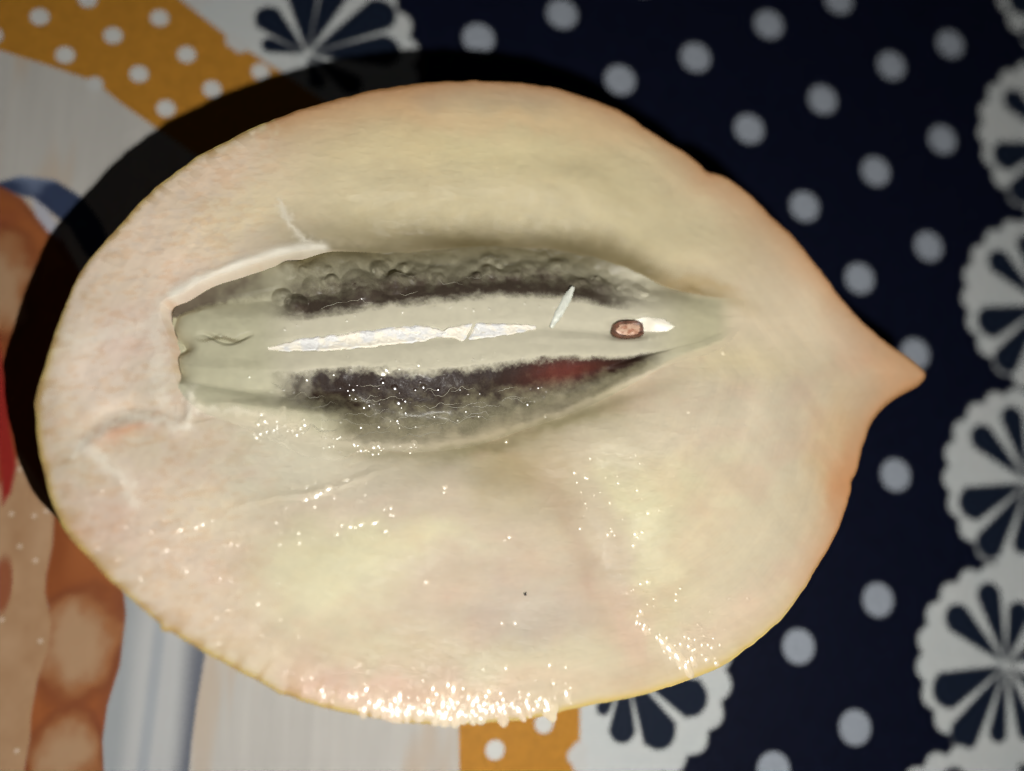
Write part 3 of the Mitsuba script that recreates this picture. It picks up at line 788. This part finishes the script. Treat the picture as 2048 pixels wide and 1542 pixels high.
hh = 0.34 * prof2 * (0.75 + 0.4 * meshkit.fbm(np.c_[q * [0.10, 0.16], q[:, :1] * 0], 3, 43) + 0.2 * (meshkit.noise(np.c_[q * 0.35, q[:, :1] * 0], 44) - 0.5)) - 0.14
crack = np.exp(-((q[:, 0] - 943 + (q[:, 1] - 660) * 0.5) / 4) ** 2)
hh -= 0.3 * crack * prof2
i = np.arange(nx_ * ny_).reshape(nx_, ny_)
part('fruit_half__seed__white_core', (np.c_[plan(q), zs + hh] * MM, np.stack([i[:-1, :-1], i[:-1, 1:], i[1:, 1:], i[1:, :-1]], -1).reshape(-1, 4)),
     dict(type='twosided', bsdf=dict(type='principled', base_color=proc(lambda p, n, uv: mikit.mix((0.82, 0.76, 0.63), (0.70, 0.69, 0.66), smoothstep(0.35, 0.65, fbm(p.x * 900, p.y * 1600, 3.0))) * 0.97), roughness=0.75, specular=0.2)),
     True, None, 'chalky white strip along the middle of the seed')

# pale splinter standing in the jelly
sp_px = spline([(1106, 650), (1122, 622), (1137, 594), (1150, 570)], 24)
z_a = top_of(1106, 650)[0] - 0.1
lift = np.linspace(0, 1, 24)
sp_w = plan(sp_px)
rad = 0.46 * np.sin(np.pi * (0.06 + 0.84 * lift)) ** 0.8 * (0.85 + 0.3 * rng.random(24)) + 0.03
part('fruit_half__seed__splinter', tuple((a * MM if k == 0 else a) for k, a in enumerate(tube_mesh(np.c_[sp_w, z_a + 0.25 + 0.35 * lift], rad, 9, 0.6))),
     dict(type='principled', base_color=proc(lambda p, n, uv: C3((0.60, 0.61, 0.53)) * (0.85 + 0.3 * noise(p.x * 2500, p.y * 2500))), roughness=0.3, specular=0.5, clearcoat=0.5), True, None, 'pale pointed splinter of jelly')


# the embryo: a brown toothed ring round a pale kernel, white tissue on its right
def disc(cx, cy, rx, ry, height, nr=22, na=80, jag=0.06, dome=0.0, seed=1, power=2.0, rot=0.0, on_seed=False):
    a = np.arange(na) / na * 2 * np.pi
    jj = 1 + jag * 2 * (meshkit.fbm(np.stack([np.cos(a) * 3, np.sin(a) * 3, a * 0], -1), 3, seed) - 0.5)
    rr = np.linspace(0, 1, nr)[1:]
    ca, sa = np.sign(np.cos(a)) * np.abs(np.cos(a)) ** (2 / power), np.sign(np.sin(a)) * np.abs(np.sin(a)) ** (2 / power)
    px = rr[:, None] * (rx * ca * jj)[None]
    py = rr[:, None] * (ry * sa * jj)[None]
    c, s = math.cos(rot), math.sin(rot)
    X, Y = cx + px * c - py * s, cy + px * s + py * c
    zz = height(rr)[:, None] + 0 * X
    if on_seed:
        zz = zz + _seed_z(X, Y)
    zz = zz + dome * (meshkit.fbm(np.stack([X * 0.12, Y * 0.12, X * 0], -1), 3, seed + 1) - 0.5)
    q = np.c_[X.ravel(), Y.ravel()]
    v = np.vstack([np.c_[plan(q), zz.ravel()], [[*plan([(cx, cy)])[0], zz[0].mean()]]])
    i = np.arange((nr - 1) * na).reshape(nr - 1, na)
    n2 = np.roll(i, -1, 1)
    f = np.stack([i[:-1], i[1:], n2[1:], n2[:-1]], -1).reshape(-1, 4)
    cap = np.stack([np.full(na, len(v) - 1), i[0], n2[0]], -1)
    return v * MM, np.vstack([f[:, [0, 1, 2]], f[:, [0, 2, 3]], cap])


z_e = top_of(1262, 625)[0]
part('fruit_half__seed__white_tissue', disc(1308, 646, 50, 17, lambda r: 0.16 - 0.30 * r**2.4, jag=0.16, dome=0.06, seed=5, rot=0.16, on_seed=True),
     dict(type='twosided', bsdf=dict(type='principled', base_color=dict(type='rgb', value=[0.78, 0.73, 0.60]), roughness=0.4, specular=0.4)), True, None, 'white tissue beside the brown germ')
part('fruit_half__seed__germ_ring', disc(1262, 654, 33, 17.5, lambda r: z_e + 0.05 + 0.22 * np.exp(-((r - 0.86) / 0.13) ** 2) - 0.5 * sm(0.93, 1.0, r), jag=0.09, dome=0.22, seed=8, power=2.6),
     dict(type='twosided', bsdf=dict(type='principled', base_color=proc(lambda p, n, uv: mikit.mix((0.045, 0.022, 0.014), (0.20, 0.085, 0.05), fbm(p.x * 3500, p.y * 3500))), roughness=0.45)), True, None, 'dark brown ring of the germ')
part('fruit_half__seed__germ', disc(1261, 655, 26, 12, lambda r: z_e + 0.22 - 0.14 * r**3, jag=0.12, dome=0.25, seed=11, power=2.8),
     dict(type='twosided', bsdf=dict(type='principled', base_color=proc(lambda p, n, uv: mikit.mix((0.55, 0.36, 0.25), (0.36, 0.15, 0.085), smoothstep(0.45, 0.75, fbm(p.x * 2600, p.y * 3600)))), roughness=0.4)), True, None, 'pale pink middle of the germ')

# thin pale hairs on the lower jelly
scene['hair_bsdf'] = dict(type='principled', base_color=dict(type='rgb', value=[0.24, 0.225, 0.17]), roughness=0.4, specular=0.5)
frng = np.random.default_rng(5)
HAIRS = [(560, 790, 90), (700, 800, 120), (720, 790, 40), (760, 832, 140), (690, 826, 90), (830, 805, 100), (900, 806, 90), (950, 806, 60), (1010, 790, 60), (860, 782, 60), (640, 845, 120), (770, 852, 110), (880, 838, 120), (600, 812, 70), (1000, 770, 40),
         (905, 776, 50), (850, 775, 30), (800, 870, 90), (600, 860, 90), (700, 868, 100), (540, 766, 60), (930, 826, 70), (880, 560, 50), (800, 580, 40), (1010, 800, 70), (720, 775, 50), (960, 500, 60), (860, 510, 60), (1080, 490, 60), (1000, 520, 50), (780, 545, 60), (930, 545, 70), (690, 600, 60), (640, 610, 50), (1120, 530, 50)]
for n_, (hx, hy, L) in enumerate(HAIRS):
    m_ = max(12, int(L / 4))
    t_ = np.linspace(0, 1, m_)
    ph = frng.uniform(0, 9)
    hxs = hx + L * t_ + 5 * (meshkit.fbm(np.c_[t_ * L * 0.06, t_ * 0 + ph, t_ * 0], 3, n_) - 0.5)
    hys = hy + 34 * (meshkit.fbm(np.c_[t_ * L * 0.045, t_ * 0, t_ * 0 + ph], 4, n_ + 50) - 0.5) - 0.06 * L * t_
    hz = _seed_z(hxs, hys)
    ok = np.isfinite(hz)
    if ok.sum() < 6:
        continue
    pts = np.c_[plan(np.c_[hxs, hys]), hz + 0.02][ok]
    v, f = tube_mesh(pts, 0.032 * np.sin(np.pi * np.linspace(0.12, 0.95, len(pts))), 5)
    key = 'fruit_half__seed__hair' + (f'_{n_:03d}' if n_ else '')
    part(key, (v * MM, f), 'hair_bsdf', True)

# ------------------------------------------------------------------ beads of juice that catch the lamp
drng = np.random.default_rng(11)
BEADS = []


def bead(x, y, r, el=1.0, ang=None):
    BEADS.append((x, y, r * 1.12, el, ang))


def cluster(n, x0, x1, y0, y1, r0, r1, el=1.0):
    for _ in range(n):
        bead(drng.uniform(x0, x1), drng.uniform(y0, y1), r0 + (r1 - r0) * drng.random() ** 2.5, el)


for _ in range(190):                                                                   # wet lower rim
    x_ = np.clip(drng.normal(905, 125), 640, 1140)
    yb = np.interp(x_, [560, 720, 800, 900, 1000, 1080, 1150, 1250], [1383, 1430, 1443, 1448, 1442, 1431, 1416, 1397])
    bead(x_, yb - 11 - abs(drng.normal(0, 24)), 0.07 + 0.25 * drng.random() ** 2.2, drng.uniform(1.2, 2.4))
for cx_, cy_, n_, sp_ in [(782, 1428, 9, 9), (800, 1412, 5, 9), (880, 1434, 8, 9), (900, 1405, 12, 26), (872, 1392, 5, 8), (960, 1420, 7, 10), (1000, 1430, 5, 8), (930, 1432, 4, 8), (1098, 1416, 6, 10), (840, 1424, 5, 8), (740, 1412, 4, 10)]:
    for _ in range(n_):
        bead(cx_ + drng.normal(0, sp_), min(cy_ + drng.normal(0, sp_ * 0.7), 1436), drng.uniform(0.16, 0.46), drng.uniform(1.1, 2.2))
for _ in range(34):
    t_ = drng.random()
    bead(1280 + 105 * t_ + drng.normal(0, 5), 1240 + 105 * t_ + drng.normal(0, 7), drng.uniform(0.10, 0.30), 1.5)
cluster(20, 1340, 1440, 1270, 1340, 0.1, 0.26, 1.3)
cluster(28, 500, 610, 838, 885, 0.1, 0.26)
cluster(10, 640, 680, 850, 905, 0.08, 0.2)
cluster(22, 705, 835, 882, 906, 0.12, 0.30)
cluster(26, 560, 800, 950, 1090, 0.08, 0.22, 1.3)
cluster(70, 130, 600, 1040, 1330, 0.07, 0.18, 1.4)
cluster(18, 150, 330, 930, 1120, 0.06, 0.14)
cluster(26, 1150, 1300, 890, 1110, 0.09, 0.26)
cluster(10, 1240, 1360, 1130, 1230, 0.1, 0.24)
cluster(30, 560, 1150, 1330, 1400, 0.08, 0.2, 1.5)
cluster(24, 1300, 1640, 760, 1100, 0.06, 0.15)
cluster(14, 900, 1420, 290, 430, 0.06, 0.14)
cluster(14, 1380, 1540, 1180, 1290, 0.06, 0.16)
for p_ in [(1018, 1074, .26), (1008, 1080, .15), (850, 1163, .28), (1005, 1248, .22), (1033, 1248, .26), (890, 975, .25), (888, 985, .18), (630, 992, .34), (640, 986, .3), (655, 975, .2), (1020, 878, .28), (1100, 828, .2), (1446, 706, .25), (1268, 1067, .3), (1225, 1062, .2), (1280, 1064, .2),
           (1155, 943, .25), (1220, 1005, .18), (1370, 828, .2), (1265, 1090, .25), (1295, 1163, .3), (1350, 1200, .25), (960, 1420, .4), (1095, 1418, .45), (1102, 1412, .35), (780, 1430, .4), (785, 1420, .35), (900, 1437, .45), (960, 1436, .4), (870, 1440, .35)]:
    bead(*p_)
for p_ in [(632, 990, .30, 2.2, -62), (655, 978, .22, 2.0, -62), (690, 962, .16, 2.4, -66), (610, 1000, .16, 2.0, -60), (400, 1050, .16, 2.0, -70), (355, 1062, .18, 2.0, -60), (330, 1103, .22, 1.8, -50), (720, 1050, .18, 2.2, -66), (748, 1046, .2, 2.2, -66), (700, 1054, .15, 2.0, -66), (770, 1062, .14, 2.2, -70),
           (1335, 1290, .42, 1.6, 30), (1350, 1305, .46, 1.6, 30), (1365, 1322, .44, 1.8, 25), (1380, 1340, .40, 1.8, 20), (1390, 1322, .36, 1.5, 15)]:
    bead(*p_)
cluster(44, 640, 850, 722, 850, 0.08, 0.24)
cluster(14, 860, 1010, 740, 850, 0.06, 0.16)
cluster(22, 560, 900, 500, 600, 0.06, 0.18)
cluster(14, 900, 1200, 490, 590, 0.05, 0.14)
cluster(10, 1060, 1105, 765, 805, 0.08, 0.2)
for x_ in np.linspace(480, 1110, 46):
    if drng.random() < 0.8:
        bead(x_ + drng.normal(0, 6), at_x(CRT, x_) + 10 + drng.normal(0, 6), drng.uniform(0.06, 0.17))
for x_ in np.linspace(620, 1090, 50):
    if drng.random() < 0.7:
        bead(x_ + drng.normal(0, 5), at_x(CRB, x_) - 18 + drng.normal(0, 5), drng.uniform(0.05, 0.12))
cluster(14, 1185, 1265, 540, 612, 0.1, 0.22)
cluster(12, 1300, 1440, 610, 690, 0.08, 0.18)
cluster(12, 480, 620, 730, 830, 0.08, 0.2)
cluster(10, 430, 560, 640, 670, 0.07, 0.18)
for p_ in [(566, 590, .2), (578, 600, .22), (575, 594, .14), (712, 570, .3), (724, 566, .3), (706, 562, .2), (722, 590, .2), (765, 737, .42), (772, 732, .3), (757, 733, .26), (798, 796, .3), (790, 768, .28), (1065, 800, .2), (1205, 549, .25), (1252, 568, .3), (1262, 602, .25), (1150, 584, .2)]:
    bead(*p_)

ba, br = np.arange(12) * 2 * np.pi / 12, np.linspace(0, 1, 7)[1:]
dv = np.vstack([np.stack([br[:, None] * np.cos(ba), br[:, None] * np.sin(ba), (1 - br**2)[:, None] + 0 * ba[None]], -1).reshape(-1, 3), [[0, 0, 1.0]]])
i = np.arange(72).reshape(6, 12)
n2 = np.roll(i, -1, 1)
dq = np.stack([i[:-1], i[1:], n2[1:], n2[:-1]], -1).reshape(-1, 4)
df = np.vstack([dq[:, [0, 1, 2]], dq[:, [0, 2, 3]], np.stack([np.full(12, 72), i[0], n2[0]], -1)])
got = {False: [[], [], []], True: [[], [], []]}
BX = np.array([b[:2] for b in BEADS])
bz, bP, bd = flesh_height(plan(BX))
bz = cavity(plan(BX), bz, bP) + RIM
bs = _seed_z(BX[:, 0], BX[:, 1])
bw = band_of(BX[:, 0], BX[:, 1])
inside = shapely.contains_xy(Polygon(outline_px).buffer(-3), BX[:, 0], BX[:, 1])
for n_, (x_, y_, r, el, ang) in enumerate(BEADS):
    if not inside[n_]:
        continue
    on_seed = bool(np.isfinite(bs[n_]) and bs[n_] > bz[n_])
    zz = bs[n_] if on_seed else bz[n_]
    a = drng.uniform(-0.5, 0.5) if ang is None else math.radians(ang)
    if on_seed:
        r = r * 1.12
    m = dv * [r * 1.15, r * 1.15 * el, r * (0.22 if on_seed else 0.30)]
    m = np.c_[m[:, 0] * math.cos(a) - m[:, 1] * math.sin(a), m[:, 0] * math.sin(a) + m[:, 1] * math.cos(a), m[:, 2]]
    g = got[on_seed]
    g[1].append(df + 73 * len(g[0]))
    g[0].append(m + [*plan([(x_, y_)])[0], zz - 0.01])
    g[2].append(np.repeat([[x_ / 1000, bw[n_]] if on_seed else [bd[n_] + 0.5, 0]], 73, 0))
part('fruit_half__juice_beads', (np.vstack(got[False][0]) * MM, np.vstack(got[False][1])), 'drop_bsdf', True, np.vstack(got[False][2]), 'shiny beads of juice on the cut flesh', stuff=True)
part('fruit_half__seed__juice_beads', (np.vstack(got[True][0]) * MM, np.vstack(got[True][1])), 'seed_drop_bsdf', True, np.vstack(got[True][2]), 'shiny beads of juice on the seed', stuff=True)

# a crumb of dirt on the flesh
m = trimesh.creation.icosphere(2, 0.11)
m.vertices *= [1, 1.6, 0.7]
m.vertices += 0.03 * rng.normal(size=m.vertices.shape)
z_ = top_of(1052, 1188)[0]
scene['dirt_speck'] = mikit.ply((m.vertices * MM + np.array([*plan([(1052, 1188)])[0], z_ + 0.05]) * MM, m.faces), dict(type='principled', base_color=dict(type='rgb', value=[0.03, 0.025, 0.02]), roughness=0.8), smooth=True)
labels['dirt_speck'] = dict(label='tiny dark speck of dirt on the pale lower flesh', category='speck')
